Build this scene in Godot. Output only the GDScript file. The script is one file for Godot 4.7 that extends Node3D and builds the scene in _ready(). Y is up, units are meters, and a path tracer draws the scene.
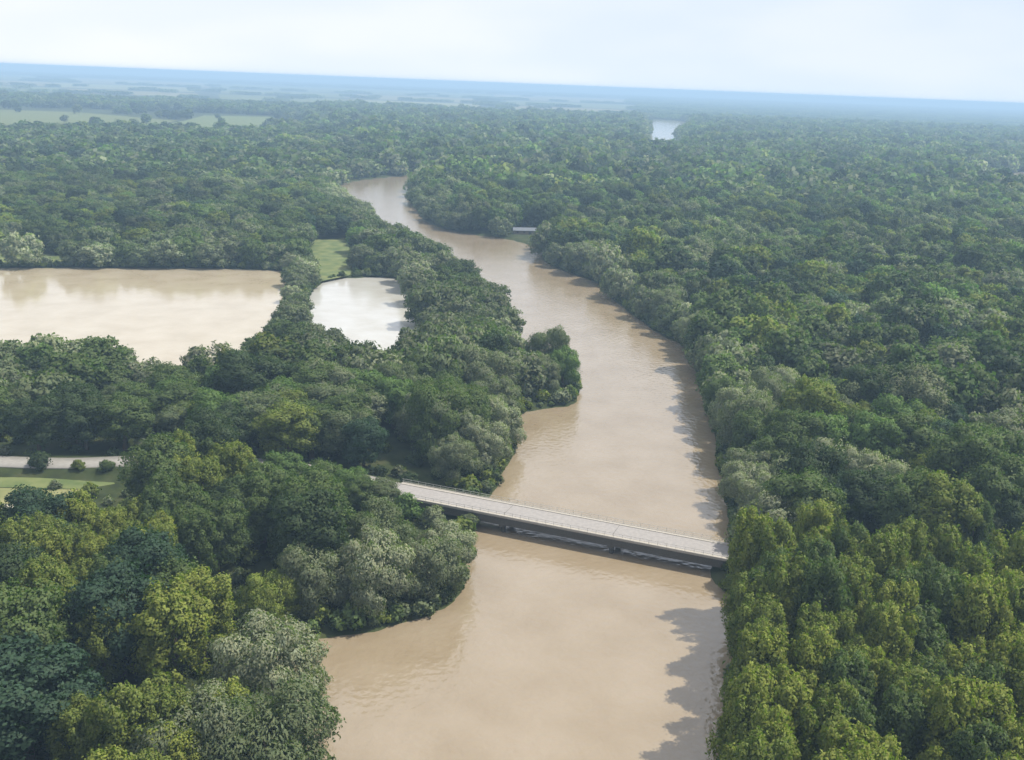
extends Node3D
# Flooded river winding through a riverside forest, seen from the air. x right, z away from the viewer is negative, metres.

const SUN_ELEVATION := 58.0
const SUN_AZIMUTH := 88.0        # degrees to the right of straight ahead
const GROUND_Y := 1.2
const NAMED_TREES := 380

var rng := RandomNumberGenerator.new()
var patch_noise := FastNoiseLite.new()
var tone_noise := FastNoiseLite.new()
var taken_names := {}
var waters: Array = []           # each: {poly, box}
var fields: Array = []           # each: {poly, box}
var road_line := PackedVector2Array([Vector2(-420, -286), Vector2(-260, -262), Vector2(-132, -249.6), Vector2(-95, -251.3), Vector2(-63, -250.4), Vector2(-40, -242.6), Vector2(-27, -236.3)])
var east_line := PackedVector2Array([Vector2(57.5, -204), Vector2(80, -196), Vector2(130, -190), Vector2(260, -200)])
var bark: StandardMaterial3D
var leaf_plain: StandardMaterial3D
var leaf_tints := {}
var shapes := {}
var trunks := {}
var placed: Array = []           # every tree: {p, kind, s, h, turn, hero, label, d}

# ------------------------------------------------------------------ helpers

func numbered(called: String) -> String:
	var n: int = taken_names.get(called, -1) + 1
	taken_names[called] = n
	return called if n == 0 else "%s_%03d" % [called, n]

func tag(o: Node, label: String, category: String, group := "", kind := "") -> void:
	if label: o.set_meta("label", label)
	if category: o.set_meta("category", category)
	if group: o.set_meta("group", group)
	if kind: o.set_meta("kind", kind)

func holder(called: String, at: Vector3) -> Node3D:
	var o := Node3D.new()
	o.name = numbered(called)
	add_child(o, true)
	o.position = at
	return o

func part(called: String, mesh: Mesh, m: Material, parent: Node, at := Vector3.ZERO) -> MeshInstance3D:
	var o := MeshInstance3D.new()
	o.name = called
	o.mesh = mesh
	if m: o.material_override = m
	o.position = at
	parent.add_child(o, true)
	return o

func lin(r: float, g: float, b: float) -> Color:
	return Color(r, g, b).linear_to_srgb()

func noise_texture(freq: float, size: int, ramp: Array, octaves := 4, seed_ := 1, normal := 0.0) -> NoiseTexture2D:
	var n := FastNoiseLite.new()
	n.seed = seed_
	n.noise_type = FastNoiseLite.TYPE_SIMPLEX_SMOOTH
	n.frequency = freq
	n.fractal_octaves = octaves
	var t := NoiseTexture2D.new()
	t.width = size
	t.height = size
	t.seamless = true
	t.noise = n
	if normal > 0.0:
		t.as_normal_map = true
		t.bump_strength = normal
	elif ramp.size() > 1:
		var g := Gradient.new()
		g.offsets = PackedFloat32Array(range(ramp.size()).map(func(i): return float(i) / (ramp.size() - 1)))
		g.colors = PackedColorArray(ramp)
		t.color_ramp = g
	return t

func world_material(tex: Texture2D, metres: float, rough := 0.95) -> StandardMaterial3D:
	var m := StandardMaterial3D.new()
	m.albedo_texture = tex
	m.uv1_triplanar = true
	m.uv1_world_triplanar = true
	m.uv1_scale = Vector3.ONE / metres
	m.roughness = rough
	m.metallic_specular = 0.2
	return m

func mesh_of(v: PackedVector3Array, n: PackedVector3Array, idx: PackedInt32Array, c := PackedColorArray()) -> ArrayMesh:
	var a := []
	a.resize(Mesh.ARRAY_MAX)
	a[Mesh.ARRAY_VERTEX] = v
	a[Mesh.ARRAY_NORMAL] = n
	a[Mesh.ARRAY_INDEX] = idx
	if c.size(): a[Mesh.ARRAY_COLOR] = c
	var m := ArrayMesh.new()
	m.add_surface_from_arrays(Mesh.PRIMITIVE_TRIANGLES, a)
	return m

func smooth_ring(p: Array, sub := 5, wobble := 0.0) -> PackedVector2Array:
	var out := PackedVector2Array()
	var n := p.size()
	for i in n:
		var a: Vector2 = p[(i - 1 + n) % n]
		var b: Vector2 = p[i]
		var c: Vector2 = p[(i + 1) % n]
		var d: Vector2 = p[(i + 2) % n]
		for k in sub:
			var q := b.cubic_interpolate(c, a, d, float(k) / sub)
			if wobble > 0.0:
				q += Vector2(tone_noise.get_noise_2d(q.x * 14, q.y * 14), tone_noise.get_noise_2d(q.x * 14 + 900, q.y * 14)) * wobble
			out.append(q)
	return out

func box_of(poly: PackedVector2Array) -> Rect2:
	var r := Rect2(poly[0], Vector2.ZERO)
	for q in poly: r = r.expand(q)
	return r

func line_distance(p: Vector2, line: PackedVector2Array) -> float:
	var best := 1e9
	for i in line.size() - 1:
		best = minf(best, p.distance_squared_to(Geometry2D.get_closest_point_to_segment(p, line[i], line[i + 1])))
	return sqrt(best)

func water_distance(p: Vector2) -> float:    # positive on land, 60 where no water is near
	var best := 60.0
	for w in waters:
		var box: Rect2 = w.box
		if not box.grow(60).has_point(p): continue
		var poly: PackedVector2Array = w.poly
		var d := 1e9
		for i in poly.size():
			d = minf(d, p.distance_squared_to(Geometry2D.get_closest_point_to_segment(p, poly[i], poly[(i + 1) % poly.size()])))
		d = sqrt(d)
		if Geometry2D.is_point_in_polygon(p, poly): d = -d
		best = minf(best, d)
	return best

func in_field(p: Vector2, grow := 0.0) -> bool:
	for f in fields:
		var box: Rect2 = f.box
		if box.has_point(p) and Geometry2D.is_point_in_polygon(p, f.poly): return true
	return false

func road_height(p: Vector2) -> float:
	return lerpf(2.2, 4.38, smoothstep(-150.0, -35.0, p.x)) if p.x < 20 else lerpf(4.38, 2.0, smoothstep(60.0, 160.0, p.x))

func bridge_distance(p: Vector2) -> float:
	return p.distance_to(Geometry2D.get_closest_point_to_segment(p, Vector2(-27.5, -236.5), Vector2(58.0, -203.8)))

func ground_height(p: Vector2, d: float) -> float:
	var h := clampf(0.05 + d * 0.6, -1.8, GROUND_Y)
	if p.y > -330 and p.y < -170:
		var r := minf(line_distance(p, road_line), line_distance(p, east_line))
		if r < 16.0: h = maxf(h, road_height(p) - 0.25 - maxf(0.0, r - 5.0) * 0.5)
	return h

func sheet(poly: PackedVector2Array, y: float) -> ArrayMesh:
	var tri := Geometry2D.triangulate_polygon(poly)
	var v := PackedVector3Array()
	var n := PackedVector3Array()
	for q in poly:
		v.append(Vector3(q.x, y, q.y))
		n.append(Vector3.UP)
	for i in range(0, tri.size(), 3):        # front faces run clockwise seen from above
		var a := poly[tri[i]]; var b := poly[tri[i + 1]]; var c := poly[tri[i + 2]]
		if (b - a).cross(c - a) < 0:
			var t := tri[i + 1]; tri[i + 1] = tri[i + 2]; tri[i + 2] = t
	return mesh_of(v, n, tri)

func add_box(st: SurfaceTool, t: Transform3D, size: Vector3, chamfer := 0.0) -> void:
	var b := BoxMesh.new()
	b.size = size
	st.append_from(b, 0, t)

func boxes(list: Array) -> ArrayMesh:        # list of [Transform3D, size]
	var st := SurfaceTool.new()
	st.begin(Mesh.PRIMITIVE_TRIANGLES)
	for e in list: add_box(st, e[0], e[1])
	return st.commit()

# ------------------------------------------------------------------ trees

func crown_lobes(kind: String, r: RandomNumberGenerator) -> Array:      # [centre, radii]; unit tree: real metres at scale 1
	var out := []
	match kind:
		"broadleaf":                          # 15 m tall, crown radius 4.8
			out.append([Vector3(0, 8.6, 0), Vector3(3.5, 4.6, 3.5)])
			for i in 17:
				var a := i * 2.4 + r.randf_range(-0.4, 0.4)
				var t := (i + 0.5) / 17.0
				var y := lerpf(4.4, 13.2, t)
				var w := sqrt(maxf(0.0, 1.0 - pow((y - 8.2) / 6.0, 2.0))) * r.randf_range(2.7, 3.8)
				var s := r.randf_range(1.25, 2.1)
				out.append([Vector3(cos(a) * w, y, sin(a) * w), Vector3(s, s * r.randf_range(0.75, 0.95), s)])
		"willow":                             # 12.5 m tall, crown radius 5.8, billowing heads that droop
			out.append([Vector3(0, 6.2, 0), Vector3(4.4, 4.4, 4.4)])
			for i in 20:
				var a := i * 2.4 + r.randf_range(-0.5, 0.5)
				var t := (i + 0.5) / 20.0
				var y := lerpf(2.2, 10.6, t)
				var w := sqrt(maxf(0.0, 1.0 - pow((y - 5.0) / 7.0, 2.0))) * r.randf_range(3.6, 4.9)
				var s := r.randf_range(1.2, 2.0)
				out.append([Vector3(cos(a) * w, y, sin(a) * w), Vector3(s, s * r.randf_range(0.8, 1.25), s)])
		"poplar":                             # 21 m tall, crown radius 3.6, upswept plumes under an uneven top
			out.append([Vector3(0, 10, 0), Vector3(2.6, 7.4, 2.6)])
			for i in 38:
				var a := i * 2.4 + r.randf_range(-0.5, 0.5)
				var t := (i + 0.5) / 38.0
				var y := lerpf(3.6, 17.6, pow(t, 0.85))
				var w := 3.5 * sqrt(maxf(0.05, 1.0 - pow((y - 9.5) / 9.2, 2.0))) * r.randf_range(0.6, 1.08)
				var s := r.randf_range(0.55, 1.05)
				out.append([Vector3(cos(a) * w, y, sin(a) * w), Vector3(s, s * r.randf_range(1.6, 2.8), s)])
		"shrub":                              # 4 m tall, radius 2.4
			out.append([Vector3(0, 1.6, 0), Vector3(1.7, 1.6, 1.7)])
			for i in 9:
				var a := i * 2.4 + r.randf_range(-0.5, 0.5)
				var t := (i + 0.5) / 9.0
				var w := r.randf_range(1.0, 1.7) * (1.0 - t * 0.6)
				var s := r.randf_range(0.65, 1.05)
				out.append([Vector3(cos(a) * w, lerpf(0.7, 3.1, t), sin(a) * w), Vector3(s, s * 0.9, s)])
	return out

func crown_mesh(kind: String, seed_: int, count: int, long: float, wide: float) -> ArrayMesh:
	var r := RandomNumberGenerator.new()
	r.seed = seed_
	var lobes := crown_lobes(kind, r)
	var weights := []
	var total := 0.0
	for l in lobes:
		var e: Vector3 = l[1]
		total += (e.x * e.y + e.x * e.z + e.y * e.z) * (0.45 if l == lobes[0] else 1.0)
		weights.append(total)
	var lobe_tone := []
	for l in lobes: lobe_tone.append(r.randf_range(0.82, 1.0))
	var core: Vector3 = lobes[0][0]
	var ragged := FastNoiseLite.new()
	ragged.seed = seed_
	ragged.frequency = 0.55 if kind != "shrub" else 0.9
	ragged.fractal_octaves = 2
	var v := PackedVector3Array(); var n := PackedVector3Array(); var c := PackedColorArray(); var idx := PackedInt32Array()
	var made := 0
	while made < count:
		var pick := r.randf() * total
		var k := 0
		while weights[k] < pick: k += 1
		var dir := Vector3(r.randfn(), r.randfn(), r.randfn()).normalized()
		if dir.y < -0.35 and r.randf() < 0.6: continue
		var lc: Vector3 = lobes[k][0]
		var lr: Vector3 = lobes[k][1]
		var p := lc + dir * lr * (1.08 - 0.42 * pow(r.randf(), 2.0))
		p += (p - lc) * clampf(ragged.get_noise_3dv(p) * (0.5 if kind == "willow" else 0.75), -0.4, 0.4) + Vector3(r.randfn(), r.randfn(), r.randfn()) * long * 0.22
		if p.y < 0.15: continue
		var buried := false
		for j in lobes.size():
			if j != k:
				var q: Vector3 = (p - lobes[j][0]) / lobes[j][1]
				if q.length_squared() < 0.5:
					buried = true
					break
		if buried and r.randf() < 0.85: continue
		made += 1
		var outward := (dir / lr).normalized()
		var face := (outward + Vector3(r.randfn(), r.randfn(), r.randfn()) * 0.55).normalized()
		var away := (p - core).normalized()
		var grow_dir: Vector3
		match kind:
			"willow": grow_dir = (Vector3(away.x * 0.6, -0.9, away.z * 0.6) + Vector3(r.randfn(), r.randfn(), r.randfn()) * 0.45)
			"poplar": grow_dir = (Vector3(away.x * 0.5, 1.0, away.z * 0.5) + Vector3(r.randfn(), r.randfn(), r.randfn()) * 0.4)
			_: grow_dir = away + Vector3(r.randfn(), r.randfn(), r.randfn()) * 0.9
		var u := (grow_dir - face * grow_dir.dot(face)).normalized()
		if not u.is_finite() or u.length() < 0.5: u = face.cross(Vector3(0.3, 0.1, 0.9)).normalized()
		var w := face.cross(u)
		var s := r.randf_range(0.65, 1.25)
		var a := long * 0.5 * s
		var b := wide * 0.5 * s
		var base := v.size()
		var shade := (outward * 0.8 + away * 0.35 + face * 0.35).normalized()
		v.append(p - u * a); v.append(p + w * b + face * b * 0.3 - u * a * 0.1); v.append(p + u * a - face * a * 0.25); v.append(p - w * b + face * b * 0.3 + u * a * 0.1)
		var tone: float = lobe_tone[k] * r.randf_range(0.62, 1.0)
		var warm := r.randf_range(-0.05, 0.05)
		for q in 4:
			n.append(shade)
			c.append(Color(clampf(tone + warm, 0, 1), tone, clampf(tone - warm, 0, 1)))
		idx.append_array(PackedInt32Array([base, base + 1, base + 2, base, base + 2, base + 3]))
	return mesh_of(v, n, idx, c)

func limb(st: SurfaceTool, a: Vector3, b: Vector3, ra: float, rb: float) -> void:
	var axis := (b - a).normalized()
	var side := axis.cross(Vector3(0.2, 0.1, 1.0)).normalized()
	var other := axis.cross(side)
	for i in 7:
		var p := TAU * i / 7.0
		var q := TAU * (i + 1) / 7.0
		var d0 := side * cos(p) + other * sin(p)
		var d1 := side * cos(q) + other * sin(q)
		for e in [[a, d0, ra], [b, d0, rb], [b, d1, rb], [a, d0, ra], [b, d1, rb], [a, d1, ra]]:
			st.set_normal(e[1])
			st.add_vertex(e[0] + e[1] * e[2])

func trunk_mesh(kind: String, seed_: int) -> ArrayMesh:
	var r := RandomNumberGenerator.new()
	r.seed = seed_ * 31 + 7
	var st := SurfaceTool.new()
	st.begin(Mesh.PRIMITIVE_TRIANGLES)
	var tall: float = {"broadleaf": 9.0, "willow": 6.0, "poplar": 14.0, "shrub": 2.0}[kind]
	var thick: float = {"broadleaf": 0.38, "willow": 0.48, "poplar": 0.34, "shrub": 0.1}[kind]
	var last := Vector3(0, -0.6, 0)
	for i in 4:
		var nxt := Vector3(r.randf_range(-0.25, 0.25), tall * (i + 1) / 4.0, r.randf_range(-0.25, 0.25))
		limb(st, last, nxt, thick * (1.25 - 0.28 * i), thick * (1.25 - 0.28 * (i + 1)))
		for k in (2 if i > 0 else 0):
			var a := r.randf() * TAU
			var out := tall * 0.24 * (0.3 if kind == "poplar" else 1.0)
			limb(st, last.lerp(nxt, 0.5), nxt + Vector3(cos(a) * out, tall * 0.1, sin(a) * out), thick * 0.4, thick * 0.12)
		last = nxt
	return st.commit()

func leaf_material(base: Color) -> StandardMaterial3D:      # base is a linear colour
	var m := StandardMaterial3D.new()
	m.albedo_color = base.linear_to_srgb()
	m.vertex_color_use_as_albedo = true
	m.roughness = 0.62
	m.metallic_specular = 0.3
	m.cull_mode = BaseMaterial3D.CULL_DISABLED
	m.backlight_enabled = true
	m.backlight = Color(0.8, 0.95, 0.5)
	return m

func prepare_trees() -> void:
	leaf_plain = leaf_material(Color(1, 1, 1))
	bark = world_material(noise_texture(0.03, 256, [lin(0.06, 0.05, 0.04), lin(0.16, 0.13, 0.10)], 4, 5), 1.5)
	var near := {"broadleaf": [18000, 0.38, 0.28], "willow": [24000, 0.42, 0.18], "poplar": [14000, 0.46, 0.26], "shrub": [2600, 0.38, 0.26]}
	var mid := {"broadleaf": [3200, 0.88, 0.66], "willow": [3400, 1.0, 0.52], "poplar": [2000, 1.05, 0.65], "shrub": [380, 0.8, 0.6]}
	var far := {"broadleaf": [230, 3.0, 2.3], "willow": [240, 3.0, 2.2], "poplar": [220, 2.8, 1.8], "shrub": [80, 1.6, 1.2]}
	for kind in near:
		for lod in 3:
			var set_: Array = [near, mid, far][lod][kind]
			var list := []
			for i in ([4, 4, 3][lod]): list.append(crown_mesh(kind, 100 + i * 17 + lod * 5 + hash(kind) % 1000, set_[0], set_[1], set_[2]))
			shapes[kind + str(lod)] = list
		trunks[kind] = [trunk_mesh(kind, 1), trunk_mesh(kind, 2)]
	# leaf colours, linear: what the leaves themselves are
	var tints := {
		"dark": Color(0.066, 0.104, 0.046), "deep": Color(0.052, 0.100, 0.060), "green": Color(0.118, 0.172, 0.060), "fresh": Color(0.142, 0.232, 0.070),
		"silver": Color(0.325, 0.355, 0.245), "grey": Color(0.215, 0.250, 0.155), "sage": Color(0.162, 0.204, 0.108),
		"olive": Color(0.255, 0.300, 0.062), "moss": Color(0.195, 0.245, 0.056), "lime": Color(0.275, 0.335, 0.075)}
	for t in tints: leaf_tints[t] = leaf_material(tints[t])
	tint_colours = tints
var tint_colours := {}

func zone_of(p: Vector2) -> String:
	var right := p.x > 25.0 if p.y > -450 else p.x > 25.0 - (absf(p.y) - 450.0) * 0.24
	if right: return "right_low" if p.y > -205 else "right_high"
	if p.y > -238.0: return "left_low"
	if p.x > -38 or p.y < -420: return "left_bank"
	return "road_strip"

func choose(p: Vector2, d: float) -> Array:          # [kind, tint]
	var z := zone_of(p)
	var a := patch_noise.get_noise_2d(p.x, p.y)
	var b := patch_noise.get_noise_2d(p.x + 5000, p.y)
	var roll := rng.randf()
	if z == "right_low":
		if p.y > -198 + rng.randf_range(-4, 4): return ["poplar", ["olive", "moss", "olive", "moss", "green"][rng.randi() % 5]]
	if z == "left_low":
		if p.x < -60 and p.y < -158 and d > 10 and roll < 0.85: return ["poplar", ["moss", "olive", "green", "moss"][rng.randi() % 4]]
		if d > 8 and p.y > -160 and roll < 0.55: return ["poplar", ["olive", "moss"][rng.randi() % 2]]
		if d < 14: return ["willow", ["grey", "sage", "silver"][rng.randi() % 3]]
		return ["broadleaf", ["green", "dark", "green", "deep"][rng.randi() % 4]]
	if d < 11.0 and roll < 0.8: return ["willow", ["silver", "grey", "grey", "sage"][rng.randi() % 4]]
	if z == "left_bank" and d < 26: return ["willow", ["sage", "grey", "green"][rng.randi() % 3]]
	if a > 0.22 and roll < 0.7: return ["willow", ["grey", "sage", "sage"][rng.randi() % 3]]
	if b > 0.28 and roll < 0.6: return ["poplar" if roll < 0.25 else "broadleaf", ["moss", "fresh", "green"][rng.randi() % 3]]
	return ["broadleaf", ["dark", "green", "dark", "sage", "deep", "fresh", "grey", "moss"][rng.randi() % 8] if roll < 0.8 else "green"]

func hero(kind: String, tint: String, x: float, z: float, s: float, h: float, label: String, category := "tree") -> void:
	var p := Vector2(x, z)
	placed.append({"p": p, "kind": kind, "tint": tint, "s": s, "h": h, "turn": rng.randf() * TAU, "hero": true, "label": label, "category": category, "d": water_distance(p)})

func crown_radius(kind: String) -> float:
	return {"broadleaf": 4.8, "willow": 5.8, "poplar": 4.0, "shrub": 2.4}[kind]

func plant_forest() -> void:
	var heroes := placed.duplicate()
	# rows of jittered spots; the spacing widens with the distance
	for band in [[-96.0, -430.0, 6.4], [-430.0, -1000.0, 10.5], [-1000.0, -3600.0, 14.0]]:
		var gap: float = band[2]
		var z: float = band[0]
		while z > band[1]:
			var half := absf(z) * 0.56 + 45.0
			var x := -half + rng.randf() * gap
			while x < half:
				var p := Vector2(x + rng.randf_range(-0.38, 0.38) * gap, z + rng.randf_range(-0.38, 0.38) * gap)
				x += gap
				if not wooded(p): continue
				var d := water_distance(p)
				if d < 1.2: continue
				if p.x < -80 and p.y < -197 and p.y > -250: continue
				if p.x > -52 and p.x < -34 and p.y > -180 and p.y < -154: continue
				if p.x > 2 and p.x < 25 and p.y < -315 and p.y > -372: continue
				if p.x > -44 and p.x < 10 and p.y < -205 and p.y > -232: continue
				var c := choose(p, d)
				var kind: String = c[0]
				if kind != "poplar" and gap < 7 and rng.randf() < (0.42 if d < 12 else 0.6): continue
				if gap < 12:
					if p.y > -330 and p.y < -170:
						var rd := minf(line_distance(p, road_line), line_distance(p, east_line))
						if rd < 8.5 or bridge_distance(p) < 9.5: continue
					var blocked := false
					for t in heroes:
						if p.distance_to(t.p) < (crown_radius(t.kind) * t.s + crown_radius(kind)) * 0.7:
							blocked = true
							break
					if blocked: continue
				var big := patch_noise.get_noise_2d(p.x * 2.0 - 3000, p.y * 2.0)
				var s := rng.randf_range(1.05, 1.75) * (1.0 if gap < 13 else 1.15) * (1.0 + 0.25 * big)
				if kind == "poplar": s = rng.randf_range(0.9, 1.2)
				if p.x > -120 and p.x < -82 and p.y < -345 and p.y > -560: s *= 0.72
				var h := rng.randf_range(0.74, 1.02)
				if kind == "poplar": h = rng.randf_range(0.9, 1.08)
				if zone_of(p) == "road_strip": h *= 0.76
				if zone_of(p) == "left_bank" and p.y < -372: h *= 0.78
				if kind == "poplar" and zone_of(p) == "left_low": h *= 0.8
				if kind == "poplar" and gap > 7: h *= 0.8
				if (p.x < -81 and p.y < -193 and p.y > -250) or (p.x > -9 and p.x < 22 and p.y > -726 and p.y < -668): continue
				placed.append({"p": p, "kind": kind, "tint": c[1], "s": s, "h": h, "turn": rng.randf() * TAU, "hero": false, "label": "", "category": "tree", "d": d})
			z -= gap * 0.9

func wooded(p: Vector2) -> bool:
	if in_field(p): return p.y < -1300 and rng.randf() < 0.004
	if p.y < -1700 and p.x < -0.2 * absf(p.y):
		if p.y > -2650 and p.x < -420: return patch_noise.get_noise_2d(p.x * 0.25, p.y * 0.5) > 0.42
	if p.y < -3250 and p.x < 0.1 * absf(p.y): return patch_noise.get_noise_2d(p.x * 0.2, p.y * 0.5) > 0.28
	return true

func in_view(t: Dictionary) -> bool:
	var cam := camera.transform
	var tall: float = {"broadleaf": 14.5, "willow": 12.0, "poplar": 21.0, "shrub": 3.8}[t.kind]
	for y in [tall * t.s * t.h, tall * t.s * t.h * 0.5]:
		var v: Vector3 = cam.affine_inverse() * Vector3(t.p.x, y, t.p.y)
		if v.z > -1: continue
		var half := tan(deg_to_rad(camera.fov * 0.5))
		var r: float = crown_radius(t.kind) * t.s * 0.6 / -v.z / half
		if absf(v.y / -v.z) / half < 1.0 + r and absf(v.x / -v.z) / half < 1024.0 / 760.0 + r: return true
	return false

func place_tree(t: Dictionary, label: String, group: String) -> void:
	var kind: String = t.kind
	var i: int = rng.randi() % 4
	var o := holder(kind + ("_tree" if kind != "shrub" else ""), Vector3(t.p.x, ground_height(t.p, t.d) - 0.1, t.p.y))
	o.rotation.y = t.turn
	o.scale = Vector3(t.s, t.s * t.h, t.s)
	part("trunk" if kind != "shrub" else "stem", trunks[kind][i % 2], bark, o)
	part("crown" if kind != "shrub" else "foliage", shapes[kind + "0"][i], leaf_tints[t.tint], o)
	tag(o, label, t.category, group)

const ORDINAL := ["first", "second", "third", "fourth", "fifth", "sixth", "seventh", "eighth", "ninth", "tenth", "eleventh", "twelfth", "thirteenth", "fourteenth", "fifteenth", "sixteenth", "seventeenth", "eighteenth", "nineteenth", "twentieth"]

func ordinal(n: int) -> String:
	if n < 20: return ORDINAL[n]
	var tens: String = ["", "", "twenty", "thirty", "forty", "fifty", "sixty", "seventy", "eighty", "ninety"][(n + 1) / 10 % 10]
	if (n + 1) % 10 == 0: return {"twenty": "twentieth", "thirty": "thirtieth", "forty": "fortieth", "fifty": "fiftieth", "sixty": "sixtieth", "seventy": "seventieth", "eighty": "eightieth", "ninety": "ninetieth"}[tens]
	return tens + "-" + ORDINAL[(n + 1) % 10 - 1]

func name_and_place(list: Array) -> void:
	var zone_words := {
		"right_low": ["right bank below bridge", "trees on the right bank downstream of the bridge"],
		"right_high": ["right bank above bridge", "trees on the right bank upstream of the bridge"],
		"left_low": ["left bank below bridge", "trees on the left bank downstream of the bridge"],
		"left_bank": ["left bank above bridge", "trees on the left bank upstream of the bridge"],
		"road_strip": ["wood between road and ponds", "trees between the road and the ponds"]}
	var words := {"dark": "dark green", "deep": "bluish green", "green": "mid green", "fresh": "fresh green", "silver": "silvery", "grey": "grey-green", "sage": "sage green", "olive": "yellow-green", "moss": "olive green", "lime": "bright lime green"}
	var buckets := {}
	for t in list:
		if t.hero: continue
		var row := clampi(int(t.d / 7.0), 0, 7)
		var key := [zone_of(t.p), row, t.tint, t.kind]
		if not buckets.has(key): buckets[key] = []
		buckets[key].append(t)
	var bridge_mid := Vector2(12, -221)
	for key in buckets:
		var b: Array = buckets[key]
		b.sort_custom(func(m, n): return m.p.distance_to(bridge_mid) < n.p.distance_to(bridge_mid))
		for i in b.size():
			var row_words: String = "at the water's edge" if key[1] == 0 else ("in the %s row back from the water" % ORDINAL[key[1]] if key[1] < 7 else "deep inside")
			var which := "" if b.size() == 1 else ("nearest the bridge" if i == 0 else ordinal(i) + " from the bridge")
			var label := "%s %s %s, %s" % [words[key[2]], "broadleaf tree" if key[3] == "broadleaf" else key[3], row_words.replace(" back from the water", ""), zone_words[key[0]][0]]
			if which: label = "%s %s %s, %s, %s" % [words[key[2]], "broadleaf" if key[3] == "broadleaf" else key[3], which, row_words.replace("in the ", "").replace(" back from the water", "").replace("at the water's edge", "water's edge"), zone_words[key[0]][0]]
			b[i].label = label
			b[i]["group"] = zone_words[key[0]][1]
	for t in list: place_tree(t, t.label, t.get("group", "trees along the river"))

func scatter(called: String, label: String, category: String, list: Array, lod: int, group := "") -> void:
	if list.is_empty(): return
	var root := holder(called, Vector3.ZERO)
	tag(root, label, category, group, "stuff")
	var sorted := {}
	for t in list:
		var key: String = t.kind + str(lod)
		var k := "%s|%d" % [key, rng.randi() % shapes[key].size()]
		if not sorted.has(k): sorted[k] = []
		sorted[k].append(t)
	for k in sorted:
		var key: String = k.split("|")[0]
		var mm := MultiMesh.new()
		mm.transform_format = MultiMesh.TRANSFORM_3D
		mm.use_colors = true
		mm.mesh = shapes[key][int(k.split("|")[1])]
		mm.instance_count = sorted[k].size()
		for i in sorted[k].size():
			var t: Dictionary = sorted[k][i]
			var y: float = ground_height(t.p, t.d) if lod < 2 else GROUND_Y
			mm.set_instance_transform(i, Transform3D(Basis(Vector3.UP, t.turn).scaled(Vector3(t.s, t.s * t.h, t.s)), Vector3(t.p.x, y - 0.1, t.p.y)))
			var c: Color = tint_colours[t.tint]
			var f := rng.randf_range(0.8, 1.15) * (1.0 + 0.6 * patch_noise.get_noise_2d(t.p.x * 0.6 + 800, t.p.y * 0.6))
			mm.set_instance_color(i, Color(c.r * f, c.g * f, c.b * f))
		var o := MultiMeshInstance3D.new()
		o.name = {"broadleaf": "broadleaf_crowns", "willow": "willow_crowns", "poplar": "poplar_crowns", "shrub": "shrub_foliage"}[key.left(-1)]
		o.multimesh = mm
		o.material_override = leaf_plain
		o.set_meta("kind", "stuff")
		root.add_child(o, true)

# ------------------------------------------------------------------ setting

func build_sky(sun_to: Vector3) -> Sky:
	var w := 1024
	var h := 512
	var im := Image.create(w, h, false, Image.FORMAT_RGBF)
	var n := FastNoiseLite.new()
	n.seed = 12
	n.frequency = 0.6
	n.fractal_octaves = 5
	for y in h:
		var up := PI * 0.5 - PI * (y + 0.5) / h
		for x in w:
			var az := TAU * ((x + 0.5) / w - 0.5)
			var dir := Vector3(sin(az) * cos(up), sin(up), -cos(az) * cos(up))
			var e := maxf(dir.y, 0.0)
			var base := Color(0.45, 0.535, 0.64).lerp(Color(0.20, 0.31, 0.53), pow(e, 0.6))
			var ang := rad_to_deg(acos(clampf(dir.dot(sun_to), -1, 1)))
			var glow := 1.0 - smoothstep(42.0, 122.0, ang)
			# thin veils of cloud, seen flatter towards the horizon
			var q := Vector3(dir.x, 0, dir.z) / (e + 0.16)
			var veil := smoothstep(-0.35, 0.45, n.get_noise_3d(q.x, q.y, q.z))
			var c := base.lerp(Color(0.655, 0.655, 0.67), clampf(glow * 0.95 + veil * 0.22, 0.0, 1.0))
			c = c * (1.0 + 0.25 * (1.0 - smoothstep(5.0, 40.0, ang)))
			im.set_pixel(x, y, c)
	var m := PanoramaSkyMaterial.new()
	m.panorama = ImageTexture.create_from_image(im)
	var s := Sky.new()
	s.sky_material = m
	return s

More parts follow.
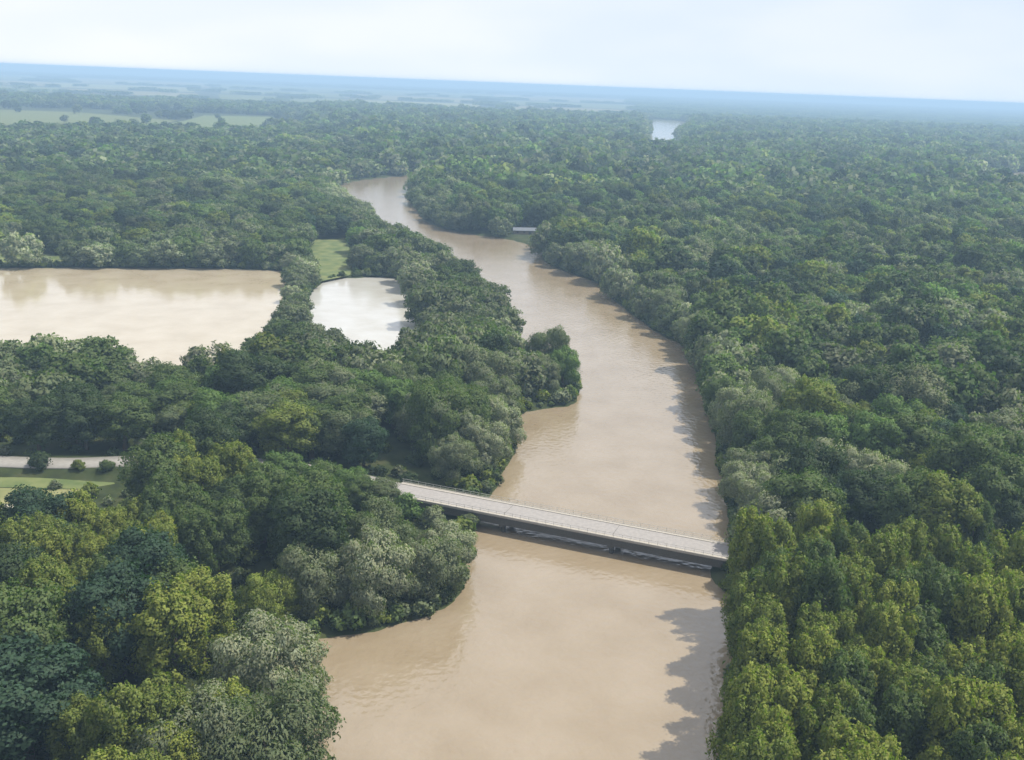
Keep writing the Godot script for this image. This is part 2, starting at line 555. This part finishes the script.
func build_ground() -> void:
	var xs := PackedFloat32Array()
	var zs := PackedFloat32Array()
	var x := 0.0
	var step := 3.0
	while x < 16000.0:
		xs.append(x)
		if x > 150.0: step *= 1.09
		x += step
	xs.append(16000.0)
	var full := PackedFloat32Array()
	for i in range(xs.size() - 1, 0, -1): full.append(-xs[i])
	full.append_array(xs)
	var z := -90.0
	zs.append_array(PackedFloat32Array([2500, 600, 150, 0, -50]))
	step = 3.0
	while z > -30000.0:
		zs.append(z)
		if z < -420.0: step *= 1.03
		z -= step
	zs.append(-30000.0)
	var v := PackedVector3Array(); var n := PackedVector3Array(); var c := PackedColorArray(); var idx := PackedInt32Array()
	var w := full.size()
	for j in zs.size():
		for i in w:
			var p := Vector2(full[i], zs[j])
			v.append(Vector3(p.x, ground_height(p, water_distance(p)), p.y))
			var t := 0.75 + 0.25 * tone_noise.get_noise_2d(p.x * 0.15, p.y * 0.15)
			c.append(Color(t, t, t))
	for j in zs.size():
		for i in w:
			var a := v[j * w + maxi(i - 1, 0)]; var b := v[j * w + mini(i + 1, w - 1)]
			var e := v[maxi(j - 1, 0) * w + i]; var f := v[mini(j + 1, zs.size() - 1) * w + i]
			n.append((e - f).cross(b - a).normalized() * 1.0 if (e - f).cross(b - a).y > 0 else (b - a).cross(e - f).normalized())
			if i < w - 1 and j < zs.size() - 1:
				var k := j * w + i
				idx.append_array(PackedInt32Array([k, k + w, k + 1, k + 1, k + w, k + w + 1]))
	var m := world_material(noise_texture(0.012, 512, [lin(0.022, 0.030, 0.014), lin(0.045, 0.062, 0.024), lin(0.075, 0.080, 0.040)], 5, 3), 45.0)
	m.vertex_color_use_as_albedo = true
	var o := part("ground", mesh_of(v, n, idx, c), m, self)
	tag(o, "dark damp forest floor and low river banks", "ground", "", "structure")

func water_material(base: Color, spread: float, seed_: int) -> StandardMaterial3D:
	var b := base
	var m := world_material(noise_texture(0.006, 512, [lin(b.r * 0.9, b.g * 0.88, b.b * 0.84), lin(b.r, b.g, b.b), lin(b.r * 1.08, b.g * 1.1, b.b * 1.15)], 5, seed_), spread, 0.16)
	m.metallic_specular = 0.68
	m.normal_enabled = true
	m.normal_texture = noise_texture(0.05, 512, [], 4, seed_ + 1, 4.0)
	m.normal_scale = 0.2
	return m

func build_waters() -> void:
	var names := [["river", "muddy brown river in flood winding away through the forest"], ["pond", "large muddy pond beyond the road and its row of trees"], ["pond", "small pale pond beside the large pond, nearer the river"], ["oxbow_lake", "far white sheet of water deep in the forest"], ["oxbow_lake", "thin far sliver of water near the right edge"]]
	var river := water_material(Color(0.205, 0.168, 0.120), 60.0, 21)
	var still := water_material(Color(0.320, 0.280, 0.210), 60.0, 31)
	still.normal_scale = 0.06
	still.roughness = 0.07
	river.roughness = 0.12
	var pale := water_material(Color(0.35, 0.35, 0.34), 60.0, 41)
	pale.normal_scale = 0.05
	for i in waters.size():
		var grown := Geometry2D.offset_polygon(waters[i].poly, 4.0)
		var o := part(numbered(names[i][0]), sheet(grown[0], 0.0), river if i == 0 else pale if i == 2 else still, self)
		tag(o, names[i][1], "river" if i == 0 else "pond" if i < 3 else "lake", "", "structure")

func ribbon(line: PackedVector2Array, half: float, lift: float, depth: float) -> ArrayMesh:
	var curve := Curve2D.new()
	for q in line: curve.add_point(q)
	var fine := PackedVector2Array()
	for i in range(line.size() - 1):
		var a := line[maxi(i - 1, 0)]; var d := line[mini(i + 2, line.size() - 1)]
		for k in 8: fine.append(line[i].cubic_interpolate(line[i + 1], a, d, k / 8.0))
	fine.append(line[line.size() - 1])
	var st := SurfaceTool.new()
	st.begin(Mesh.PRIMITIVE_TRIANGLES)
	var rows := []
	for i in fine.size():
		var t := (fine[mini(i + 1, fine.size() - 1)] - fine[maxi(i - 1, 0)]).normalized()
		var s := Vector2(-t.y, t.x) * half
		var y := road_height(fine[i]) + lift
		rows.append([Vector3(fine[i].x - s.x, y - depth, fine[i].y - s.y), Vector3(fine[i].x - s.x, y, fine[i].y - s.y), Vector3(fine[i].x + s.x, y, fine[i].y + s.y), Vector3(fine[i].x + s.x, y - depth, fine[i].y + s.y)])
	for i in rows.size() - 1:
		for k in 3:
			var a: Vector3 = rows[i][k]; var b: Vector3 = rows[i + 1][k]; var c: Vector3 = rows[i + 1][k + 1]; var d: Vector3 = rows[i][k + 1]
			for q in [a, b, c, a, c, d]: st.add_vertex(q)
	st.generate_normals()
	return st.commit()

func build_roads() -> void:
	var asphalt := world_material(noise_texture(0.02, 512, [lin(0.19, 0.187, 0.184), lin(0.25, 0.246, 0.24)], 5, 8), 14.0, 0.85)
	var o := part("road", ribbon(road_line, 3.6, 0.0, 0.3), asphalt, self)
	tag(o, "pale asphalt road running from the bridge to the left", "road", "", "structure")
	o = part(numbered("road"), ribbon(east_line, 3.6, 0.0, 0.3), asphalt, self)
	tag(o, "pale asphalt road leaving the bridge into the right wood", "road", "", "structure")

func build_fields() -> void:
	var looks := {
		"meadow": [lin(0.055, 0.085, 0.034), lin(0.10, 0.125, 0.052), lin(0.15, 0.165, 0.075)], "hay": [lin(0.11, 0.13, 0.055), lin(0.16, 0.165, 0.08), lin(0.21, 0.205, 0.11)], "gravel": [lin(0.25, 0.24, 0.20), lin(0.34, 0.33, 0.28)],
		"crop": [lin(0.075, 0.095, 0.036), lin(0.13, 0.145, 0.06)], "stubble": [lin(0.12, 0.115, 0.058), lin(0.18, 0.165, 0.085)]}
	var mats := {}
	for k in looks: mats[k] = world_material(noise_texture(0.012, 512, looks[k], 6, hash(k) % 99), 70.0)
	for f in fields:
		var o := part(numbered(f.name), sheet(f.poly, GROUND_Y + f.lift), mats[f.look], self)
		tag(o, f.label, "field", "", "structure")

func add_field(called: String, label: String, look: String, pts: Array, lift := 0.03) -> void:
	var poly := PackedVector2Array(pts)
	fields.append({"poly": poly, "box": box_of(poly), "name": called, "label": label, "look": look, "lift": lift})

func build_bridge() -> void:
	var a := Vector3(-27.5, 0, -236.5)
	var b := Vector3(58.0, 0, -203.8)
	var along := (b - a).normalized()
	var length := a.distance_to(b)
	var root := holder("road_bridge", Vector3((a.x + b.x) / 2, 0, (a.z + b.z) / 2))
	root.rotation.y = atan2(-along.z, along.x)
	tag(root, "long flat concrete road bridge crossing the brown river", "bridge")
	var concrete := world_material(noise_texture(0.03, 512, [lin(0.25, 0.238, 0.222), lin(0.33, 0.315, 0.295)], 5, 14), 9.0, 0.9)
	var deckmat := world_material(noise_texture(0.02, 512, [lin(0.20, 0.195, 0.2), lin(0.26, 0.252, 0.256)], 5, 15), 12.0, 0.85)
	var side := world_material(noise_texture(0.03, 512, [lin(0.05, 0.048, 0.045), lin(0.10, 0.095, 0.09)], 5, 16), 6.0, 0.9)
	var steel := StandardMaterial3D.new()
	steel.albedo_color = lin(0.42, 0.43, 0.43)
	steel.metallic = 0.6
	steel.roughness = 0.5
	var top := 4.4
	var I := Basis()
	part("deck", boxes([[Transform3D(I, Vector3(0, top - 0.22, 0)), Vector3(length, 0.3, 8.6)]]), concrete, root)
	part("road_surface", boxes([[Transform3D(I, Vector3(0, top - 0.04, 0)), Vector3(length - 0.02, 0.06, 6.3)]]), deckmat, root)
	for s in [-1, 1]:
		part("footway", boxes([[Transform3D(I, Vector3(0, top + 0.02, s * 3.66)), Vector3(length - 0.04, 0.2, 1.0)]]), concrete, root)
		part("edge_beam", boxes([[Transform3D(I, Vector3(0, top - 0.02, s * 4.26)), Vector3(length - 0.06, 0.4, 0.16)]]), concrete, root)
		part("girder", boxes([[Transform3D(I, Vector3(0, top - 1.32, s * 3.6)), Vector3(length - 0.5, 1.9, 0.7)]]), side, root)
		var rail := []
		for y in [0.55, 1.05]: rail.append([Transform3D(I, Vector3(0, top + y, s * 4.1)), Vector3(length - 0.1, 0.06, 0.05)])
		var k := -length / 2 + 0.4
		while k < length / 2:
			rail.append([Transform3D(I, Vector3(k, top + 0.6, s * 4.1)), Vector3(0.06, 1.0, 0.05)])
			k += 2.0
		part("railing", boxes(rail), steel, root)
		part("abutment", boxes([[Transform3D(I, Vector3(s * (length / 2 - 0.9), 1.6, 0)), Vector3(2.2, 5.2, 8.6)], [Transform3D(I, Vector3(s * (length / 2 - 2.6), 1.2, 0)), Vector3(1.4, 4.2, 7.4)]]), concrete, root)
	for x in [-16.0, 10.0]:
		var cyl := CylinderMesh.new()
		cyl.top_radius = 0.55; cyl.bottom_radius = 0.55; cyl.height = 6.0; cyl.radial_segments = 20
		var st := SurfaceTool.new()
		st.begin(Mesh.PRIMITIVE_TRIANGLES)
		for z in [-2.6, 2.6]: st.append_from(cyl, 0, Transform3D(I, Vector3(x, 0.0, z)))
		add_box(st, Transform3D(I, Vector3(x, top - 2.52, 0)), Vector3(1.3, 0.5, 7.8))
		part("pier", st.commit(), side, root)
	for x in [-length / 2 + 0.25, -16.0, 10.0, length / 2 - 0.25]:
		part("expansion_joint", boxes([[Transform3D(I, Vector3(x, top - 0.012, 0)), Vector3(0.09, 0.012, 6.2)]]), side, root)

func build_shed() -> void:
	var o := holder("river_shed", Vector3(5.5, 0.9, -716))
	o.rotation.y = 0.12
	tag(o, "small low shed with pale blue-grey roof at the river bend", "shed")
	var wall := world_material(noise_texture(0.05, 256, [lin(0.16, 0.13, 0.10), lin(0.22, 0.19, 0.15)], 4, 44), 3.0)
	var roofmat := world_material(noise_texture(0.05, 256, [lin(0.10, 0.115, 0.145), lin(0.14, 0.155, 0.185)], 4, 45), 5.0, 0.6)
	part("wall", boxes([[Transform3D(Basis(), Vector3(0, 1.5, 0)), Vector3(17, 3.2, 6.5)]]), wall, o)
	var roof := part("roof", boxes([[Transform3D(Basis(Vector3.RIGHT, 0.42), Vector3(0, 3.75, 1.85)), Vector3(18.4, 0.16, 4.6)], [Transform3D(Basis(Vector3.RIGHT, -0.42), Vector3(0, 3.75, -1.85)), Vector3(18.4, 0.16, 4.6)]]), roofmat, o)
	part("ridge_cap", boxes([[Transform3D(Basis(), Vector3(0, 4.72, 0)), Vector3(18.5, 0.12, 0.5)]]), roofmat, roof)
	var dark := StandardMaterial3D.new()
	dark.albedo_color = lin(0.05, 0.05, 0.055)
	dark.roughness = 0.4
	for x in [-6.0, -1.5, 6.5]:
		part("window", boxes([[Transform3D(Basis(), Vector3(x, 1.8, 3.26)), Vector3(1.4, 1.1, 0.06)]]), dark, o)
	part("door", boxes([[Transform3D(Basis(), Vector3(2.6, 1.2, 3.27)), Vector3(2.2, 2.4, 0.08)]]), dark, o)

func build_hills() -> void:
	var m := world_material(noise_texture(0.01, 512, [lin(0.035, 0.055, 0.03), lin(0.07, 0.09, 0.04)], 5, 50), 3000.0)
	var v := PackedVector3Array(); var n := PackedVector3Array(); var idx := PackedInt32Array()
	var cols := 161
	for j in 7:
		for i in cols:
			var x := -15500.0 + 31000.0 * i / (cols - 1)
			var t := j / 6.0
			var ridge := 70.0 + 55.0 * tone_noise.get_noise_2d(x * 0.02, 40.0) + 18.0 * tone_noise.get_noise_2d(x * 0.1, 90.0)
			v.append(Vector3(x, ridge * sin(t * PI) - 1.0, -22000.0 - 6000.0 * t))
			n.append(Vector3(0, 1, 0.02).normalized())
			if i < cols - 1 and j < 6:
				var k := j * cols + i
				idx.append_array(PackedInt32Array([k, k + cols, k + 1, k + 1, k + cols, k + cols + 1]))
	var o := part("hills", mesh_of(v, n, idx), m, self)
	tag(o, "low wooded hills fading into blue haze on the horizon", "hills", "", "structure")

func stand_mesh(seed_: int) -> ArrayMesh:         # a far block of forest, 60 m across: many crown tops
	var r := RandomNumberGenerator.new()
	r.seed = seed_
	var v := PackedVector3Array(); var n := PackedVector3Array(); var c := PackedColorArray(); var idx := PackedInt32Array()
	for i in 420:
		var top := Vector3(r.randf_range(-32, 32), r.randf_range(5, 15), r.randf_range(-32, 32))
		var face := Vector3(r.randfn() * 0.6, 1, r.randfn() * 0.6).normalized()
		var u := face.cross(Vector3(r.randfn(), 0.1, r.randfn())).normalized()
		var w := face.cross(u)
		var s := r.randf_range(2.2, 4.0)
		var t := r.randf_range(0.6, 1.0)
		var k := v.size()
		for q in [-u * s, w * s * 0.8, u * s, -w * s * 0.8]:
			v.append(top + q + Vector3.DOWN * absf(q.x) * 0.3)
			n.append((face + q * 0.12).normalized())
			c.append(Color(t, t, t))
		idx.append_array(PackedInt32Array([k, k + 1, k + 2, k, k + 2, k + 3]))
	return mesh_of(v, n, idx, c)

func far_stands() -> void:
	var root := holder("distant_forest", Vector3.ZERO)
	tag(root, "hazy far forest reaching to the horizon", "forest", "", "stuff")
	var spots := [[], [], []]
	var z := -3600.0
	while z > -13000.0:
		var gap := 52.0 if z > -7000 else 75.0
		var half := absf(z) * 0.56
		var x := -half
		while x < half:
			var p := Vector2(x + rng.randf_range(-0.3, 0.3) * gap, z + rng.randf_range(-0.3, 0.3) * gap)
			x += gap
			if wooded(p) and water_distance(p) > 30: spots[rng.randi() % 3].append([p, gap / 52.0])
		z -= gap * 0.95
	for i in 3:
		var mm := MultiMesh.new()
		mm.transform_format = MultiMesh.TRANSFORM_3D
		mm.use_colors = true
		mm.mesh = stand_mesh(900 + i)
		mm.instance_count = spots[i].size()
		for k in spots[i].size():
			var p: Vector2 = spots[i][k][0]
			var s: float = spots[i][k][1]
			mm.set_instance_transform(k, Transform3D(Basis(Vector3.UP, rng.randf() * TAU).scaled(Vector3(s, rng.randf_range(0.8, 1.2), s)), Vector3(p.x, GROUND_Y - 1.0, p.y)))
			var c: Color = tint_colours[["dark", "green", "deep", "sage"][rng.randi() % 4]]
			mm.set_instance_color(k, c)
		var o := MultiMeshInstance3D.new()
		o.name = "forest_canopy"
		o.multimesh = mm
		o.material_override = leaf_plain
		o.set_meta("kind", "stuff")
		root.add_child(o, true)

var camera: Camera3D

func _ready() -> void:
	# camera
	camera = Camera3D.new()
	camera.name = "camera"
	camera.fov = 40.0
	camera.near = 1.0
	camera.far = 60000.0
	camera.transform = Transform3D(Basis(Vector3.RIGHT, deg_to_rad(-15.85)) * Basis(Vector3.BACK, deg_to_rad(2.237)), Vector3(0, 100, 0))
	add_child(camera)
	# sun and sky
	var el := deg_to_rad(SUN_ELEVATION)
	var az := deg_to_rad(SUN_AZIMUTH)
	var sun_to := Vector3(sin(az) * cos(el), sin(el), -cos(az) * cos(el))
	var sun := DirectionalLight3D.new()
	sun.name = "sun"
	sun.light_energy = 1.45
	sun.light_color = Color(1.0, 0.96, 0.88)
	sun.light_angular_distance = 0.6
	sun.shadow_enabled = true
	sun.transform = Transform3D(Basis.looking_at(-sun_to, Vector3.UP), Vector3(0, 200, 0))
	add_child(sun)
	var env := Environment.new()
	env.background_mode = Environment.BG_SKY
	env.sky = build_sky(sun_to)
	env.tonemap_mode = Environment.TONE_MAPPER_LINEAR
	env.tonemap_exposure = 1.65
	env.sdfgi_enabled = true
	env.ssao_enabled = true
	env.ssil_enabled = true
	env.fog_enabled = true
	env.fog_light_color = Color(0.71, 0.855, 1.0)
	env.fog_density = 0.00023
	var we := WorldEnvironment.new()
	we.name = "world_environment"
	we.environment = env
	add_child(we)

	rng.seed = 4
	patch_noise.seed = 9
	patch_noise.frequency = 0.012
	patch_noise.fractal_octaves = 3
	tone_noise.seed = 19
	tone_noise.frequency = 0.02
	tone_noise.fractal_octaves = 3

	# water bodies: river, two ponds, two far lakes (shores in metres)
	var V := func(list: Array) -> Array: return range(0, list.size(), 2).map(func(i): return Vector2(list[i], list[i + 1]))
	var shores := [
		V.call([-20, -40, -24, -90, -28, -128, -32, -142, -35, -153, -41, -162, -39, -169, -30, -173.5, -16, -181, -9, -191, -8, -205, -8, -222, -5, -240, -2, -258, 2, -285, 1, -304, 4, -314, 12, -320, 20, -326, 23, -340, 20, -356, 11, -362, 2, -372, -3, -419, -11, -464, -27, -538, -48, -592, -72, -630, -104, -736, -138, -840, -160, -930,
			-176, -985, -166, -1050, -135, -1120, -95, -1170, -40, -1200, 40, -1230, 140, -1250, 145, -1215, 40, -1190, -30, -1160, -75, -1110, -98, -1042, -93, -940, -76, -806, -54, -737, -25, -707, -5, -693, 15, -655, 18, -600, 45, -541, 49, -497, 60, -440, 70, -406, 67, -361, 66, -325, 58, -272, 58, -258, 53, -229, 50, -205, 45.5, -182, 41.5, -164, 34, -140, 28, -90, 25, -40]),
		V.call([-340, -500, -262, -523, -196, -538, -132, -547, -114, -532, -109, -495, -97, -412, -95, -350, -103, -322, -118, -320, -132, -340, -165, -330, -230, -318, -300, -305, -345, -330, -370, -420]),
		V.call([-98, -511, -86, -533, -60, -533, -49, -483, -37, -420, -33, -364, -52, -342, -73, -378, -92, -453]),
		V.call([204, -1720, 262, -1745, 330, -2261, 430, -2800, 545, -3540, 405, -3540, 322, -2700, 246, -2129]),
		V.call([570, -1250, 720, -1320, 900, -1540, 900, -1620, 740, -1600, 610, -1420])]
	for i in shores.size():
		var poly := smooth_ring(shores[i], 5 if i < 3 else 3, 1.6 if i < 3 else 5.0)
		waters.append({"poly": poly, "box": box_of(poly)})

	# fields
	add_field("meadow", "green meadow strip beside the road at the left edge", "meadow", V.call([-240, -238, -170, -240, -125, -243.5, -100, -245, -97, -240, -103, -236, -170, -233, -240, -230]))
	add_field("hay_field", "pale yellow-green hay field below the meadow", "hay", V.call([-240, -229.5, -170, -232.5, -104, -235.5, -100, -231, -107, -226, -170, -222, -240, -219]))
	add_field("gravel_track", "pale gravel track along the hay field", "gravel", V.call([-240, -218.5, -170, -221.5, -108, -225.5, -106, -222, -110, -217, -170, -212, -240, -209]))
	add_field("meadow", "bright green clearing behind the small pond", "meadow", V.call([-130, -655, -100, -655, -86, -535, -99, -512, -112, -535]))
	add_field("meadow", "light green grass strip behind the large pond at the left edge", "meadow", V.call([-420, -530, -300, -515, -262, -526, -228, -534, -236, -560, -330, -566, -430, -575]))
	add_field("crop_field", "far pale green crop field at the left", "crop", V.call([-1900, -1430, -780, -1500, -640, -1640, -700, -2180, -1000, -2400, -2000, -2300]), 0.3)
	add_field("crop_field", "far green field behind the tall forest edge", "meadow", V.call([-630, -1650, -500, -1740, -470, -2150, -600, -2560, -740, -2500, -690, -2190]), 0.3)
	var look_words := {"crop": "green crop", "stubble": "pale stubble", "hay": "yellowish hay", "meadow": "grassy"}
	var place_words := ["at the left edge", "left of the far dark wood", "behind the far dark wood", "near the middle of the frame", "right of the middle"]
	var row_words := ["nearest row of far fields", "second row of far fields", "third row of far fields", "last row of far fields"]
	var edges := [-3300.0, -4050.0, -5100.0, -6700.0, -9800.0]
	for j in 4:
		var looks: Array = [["stubble", "crop", "hay", "stubble", "crop"], ["crop", "stubble", "crop", "hay", "stubble"], ["stubble", "hay", "crop", "stubble", "crop"], ["crop", "stubble", "crop", "crop", "stubble"]][j]
		for i in 5:
			var a := -0.56 + 0.135 * i + rng.randf_range(-0.015, 0.015)
			var b := a + 0.125
			var near_z: float = edges[j] - rng.randf_range(0, 120)
			var far_z: float = edges[j + 1] + rng.randf_range(60, 160)
			if i == 4 and j < 1: continue
			add_field("farm_field", "%s field %s, %s" % [look_words[looks[i]], place_words[i], row_words[j]], looks[i], [Vector2(-near_z * a, near_z), Vector2(-near_z * b, near_z - 60), Vector2(-far_z * b, far_z), Vector2(-far_z * a, far_z + 40)], 0.5)

	build_ground()
	build_waters()
	build_fields()
	build_roads()
	build_hills()
	build_bridge()
	build_shed()

	# trees: first the ones that stand out, then the woods
	prepare_trees()
	hero("willow", "silver", -37.0, -147.5, 1.55, 0.88, "big rounded silvery willow overhanging the water at the bottom")
	hero("willow", "lime", -43.5, -175.0, 0.98, 0.88, "bright yellow-green round tree beside the silvery riverside willows")
	hero("willow", "grey", -36.5, -180.0, 1.25, 0.92, "leftmost grey-green willow of the cluster below the bridge")
	hero("willow", "silver", -25.0, -182.5, 1.4, 0.95, "silvery willow in the middle of the cluster below the bridge")
	hero("willow", "grey", -15.0, -188.0, 1.25, 0.85, "grey-green willow leaning over the bay below the bridge")
	hero("willow", "silver", -12.5, -199.5, 1.15, 0.78, "silvery willow nearest the bridge on its downstream left side")
	hero("willow", "sage", -27.0, -198.0, 1.4, 0.85, "sage green willow behind the silvery cluster below the bridge")
	hero("broadleaf", "deep", -68.0, -130.5, 2.1, 0.62, "large dark bluish-green tree in the bottom left corner")
	hero("willow", "silver", -57.5, -137.5, 0.75, 0.8, "small pale silvery tree beside the dark corner tree")
	hero("shrub", "lime", -66.0, -143.0, 1.5, 1.3, "lime green bush behind the dark corner tree", "bush")
	hero("shrub", "lime", -50.5, -134.0, 1.5, 1.1, "bright green bush at the bottom edge left of the big willow", "bush")
	hero("shrub", "olive", -56.0, -132.5, 1.3, 1.0, "yellow-green bush at the bottom edge below the pale small tree", "bush")
	hero("shrub", "olive", -34.5, -133.0, 1.3, 1.0, "yellow-green bush at the foot of the big willow", "bush")
	hero("broadleaf", "moss", -47.0, -139.5, 0.6, 0.9, "small olive tree between the bright bush and the big willow")
	hero("poplar", "olive", -53.0, -151.0, 1.5, 0.68, "broad yellow-green poplar left of the big willow, nearer one")
	hero("poplar", "olive", -51.5, -160.0, 1.4, 0.66, "broad yellow-green poplar behind and left of the big willow")
	hero("willow", "sage", 12.0, -350.0, 1.35, 1.15, "tallest willow on the wooded point jutting into the river")
	hero("willow", "grey", 10.0, -334.0, 1.15, 0.95, "grey-green willow at the near foot of the wooded point")
	hero("willow", "fresh", 17.0, -340.0, 1.1, 1.1, "greener willow at the river tip of the wooded point")
	hero("willow", "silver", 61.0, -229.5, 1.2, 0.9, "silvery willow at the waterside just above the bridge's right end")
	hero("willow", "silver", 70.5, -240.0, 1.3, 0.95, "second silvery willow of the pale arc above the right poplars")
	hero("willow", "silver", 81.5, -246.5, 1.4, 1.0, "topmost silvery willow of the pale arc above the right poplars")
	hero("willow", "silver", 91.5, -241.0, 1.35, 0.95, "farthest right silvery willow of the pale arc above the poplars")
	hero("shrub", "grey", 52.0, -209.5, 2.0, 1.3, "grey-green bush crowding the bridge's right end", "bush")
	hero("shrub", "dark", -118.0, -246.3, 1.3, 0.9, "dark lone bush between the road and the meadow", "bush")
	hero("shrub", "moss", -108.5, -246.0, 0.8, 0.8, "smaller olive bush beside the dark lone roadside bush", "bush")
	hero("shrub", "green", -101.0, -245.6, 0.9, 0.8, "green roadside bush where the road enters the wood", "bush")
	hero("shrub", "sage", -8.6, -223.8, 1.1, 0.8, "sage green bush on the bank beneath the bridge's near side", "bush")
	hero("willow", "grey", -25.0, -281.0, 1.3, 0.9, "round grey-green willow standing apart above the bridge on the left bank")
	hero("broadleaf", "dark", -77.5, -296.0, 2.0, 0.68, "large dark round tree in front of the big pond's corner")
	hero("willow", "silver", -98.0, -263.5, 0.45, 0.8, "small silvery tree on the far side of the road")
	hero("willow", "grey", 53.0, -198.5, 0.95, 0.85, "grey-green willow hiding the bridge's right end on its near side")
	hero("shrub", "sage", 50.6, -199.5, 1.3, 1.0, "sage green bush at the water below the bridge's right end", "bush")
	hero("broadleaf", "green", -44.0, -231.0, 1.1, 0.72, "green tree covering the road just left of the bridge")
	hero("shrub", "moss", -30.5, -228.5, 1.6, 1.1, "olive bush at the bridge's left end on its near side", "bush")
	hero("shrub", "fresh", -24.0, -225.5, 1.7, 1.0, "fresh green bush on the bank under the bridge's left end", "bush")
	hero("shrub", "grey", -17.0, -222.5, 1.4, 0.9, "grey-green bush between the bridge and the silvery willows", "bush")
	hero("broadleaf", "fresh", -54.0, -236.0, 1.1, 0.72, "fresh green tree in front of the road, second left of the bridge")
	hero("broadleaf", "green", -34.0, -226.0, 0.95, 0.7, "low green tree before the bridge's left approach")
	hero("willow", "silver", 67.0, -294.0, 1.45, 0.95, "big silvery willow overhanging the right bank above the bridge")
	hero("willow", "grey", 77.0, -303.0, 1.5, 1.0, "big grey-green willow behind the overhanging right bank willow")
	hero("willow", "silver", 87.0, -316.0, 1.35, 1.0, "pale willow crowning the clump on the right bank above the bridge")
	hero("willow", "grey", 72.5, -352.0, 1.35, 0.95, "grey-green willow on the right bank opposite the wooded point")
	hero("willow", "silver", 73.0, -404.0, 1.3, 0.95, "silvery willow at the bulge of the right bank past the point")
	hero("willow", "grey", 66.0, -446.0, 1.35, 0.95, "grey-green willow farther up the right bank past the bulge")
	hero("willow", "silver", -6.5, -262.0, 1.2, 0.88, "silvery willow at the waterside just above the bridge's left end")
	hero("willow", "grey", -14.0, -252.5, 1.15, 0.8, "grey-green willow behind the bridge's left end")
	hero("willow", "silver", -3.5, -280.0, 1.25, 0.9, "silvery willow on the left bank below the wooded point")
	hero("willow", "grey", -5.0, -302.0, 1.3, 0.95, "grey-green willow on the left bank joining the wooded point")
	hero("broadleaf", "fresh", 108.0, -277.0, 1.6, 0.85, "bright fresh green tree in the right wood behind the pale arc")
	hero("shrub", "dark", 48.6, -203.0, 1.2, 0.7, "dark low bush under the bridge's right end at the water", "bush")
	hero("shrub", "moss", 47.6, -197.0, 1.2, 0.8, "olive waterside bush just below the bridge's right end", "bush")
	plant_forest()
	hero("broadleaf", "fresh", -37.0, -230.5, 0.95, 0.7, "fresh green tree hiding the bridge's left approach")
	hero("broadleaf", "sage", -29.5, -228.0, 0.85, 0.62, "sage green tree right against the bridge's left end")
	hero("poplar", "olive", 35.8, -131.0, 1.15, 0.95, "yellow-green poplar overhanging the water at the bottom of the right bank")
	hero("poplar", "moss", 38.2, -140.5, 1.1, 0.95, "olive poplar at the water, second from the bottom of the right bank")

	var eye := Vector2(0, 0)
	var near := []
	var rest := []
	for t in placed:
		(near if t.p.y > -460 and in_view(t) else rest).append(t)
	near.sort_custom(func(m, n): return (m.p.length() - (1000.0 if m.hero else 0.0)) < (n.p.length() - (1000.0 if n.hero else 0.0)))
	rest.append_array(near.slice(NAMED_TREES))
	name_and_place(near.slice(0, NAMED_TREES))
	var sets := {"ra": [], "la": [], "rb": [], "lb": []}
	for t in rest:
		var right := zone_of(t.p).begins_with("right")
		sets[("r" if right else "l") + ("a" if t.p.y > -900 else "b")].append(t)
	scatter("floodplain_forest", "dense mixed green forest on the right bank beyond the nearest trees", "forest", sets["ra"], 1)
	scatter("floodplain_forest", "mixed woodland on the left bank around and behind the ponds", "forest", sets["la"], 1)
	scatter("far_forest", "far forest on the right turning blue with haze", "forest", sets["rb"], 2)
	scatter("far_forest", "far forest on the left in front of the pale fields", "forest", sets["lb"], 2)
	far_stands()

	# low bushes that hem the shores and fill the gaps between the nearer trees
	var low := []
	var under := []
	var zz := -100.0
	while zz > -560.0:
		var half := absf(zz) * 0.56 + 20.0
		var xx := -half
		while xx < half:
			var p := Vector2(xx + rng.randf_range(-2, 2), zz + rng.randf_range(-2, 2))
			xx += 3.6
			if in_field(p) or line_distance(p, road_line) < 6.5 or line_distance(p, east_line) < 6.5: continue
			var d := water_distance(p)
			if d < 0.8 or (d > 5.0 and rng.randf() < 0.72): continue
			if bridge_distance(p) < 7.0: continue
			var t := {"p": p, "kind": "shrub", "tint": ["sage", "green", "moss", "dark", "grey"][rng.randi() % 5], "s": rng.randf_range(0.6, 1.1) * (1.3 if d < 5.0 else 1.0), "h": rng.randf_range(0.6, 1.0), "turn": rng.randf() * TAU, "d": d}
			(low if d < 5.0 else under).append(t)
		zz -= 3.6
	for w in waters.slice(0, 3):          # a closer hem of bushes right along the shores
		var rim: Array = Geometry2D.offset_polygon(w.poly, 1.3)
		for i in rim[0].size():
			var a: Vector2 = rim[0][i]
			var b: Vector2 = rim[0][(i + 1) % rim[0].size()]
			if a.y < -640 or a.y > -95: continue
			var steps := int(a.distance_to(b) / 1.7)
			for k in steps:
				var p := a.lerp(b, (k + rng.randf()) / steps) + Vector2(rng.randf_range(-0.4, 0.4), rng.randf_range(-0.4, 0.4))
				if bridge_distance(p) < 5.5 or rng.randf() < 0.12: continue
				low.append({"p": p, "kind": "shrub", "tint": ["sage", "green", "moss", "dark", "green"][rng.randi() % 5], "s": rng.randf_range(0.45, 0.95), "h": rng.randf_range(0.6, 1.1), "turn": rng.randf() * TAU, "d": 1.2})
	scatter("shore_undergrowth", "low bushes hemming the river and pond shores", "undergrowth", low, 1)
	scatter("forest_undergrowth", "low bushes growing between the forest trees", "undergrowth", under, 1)
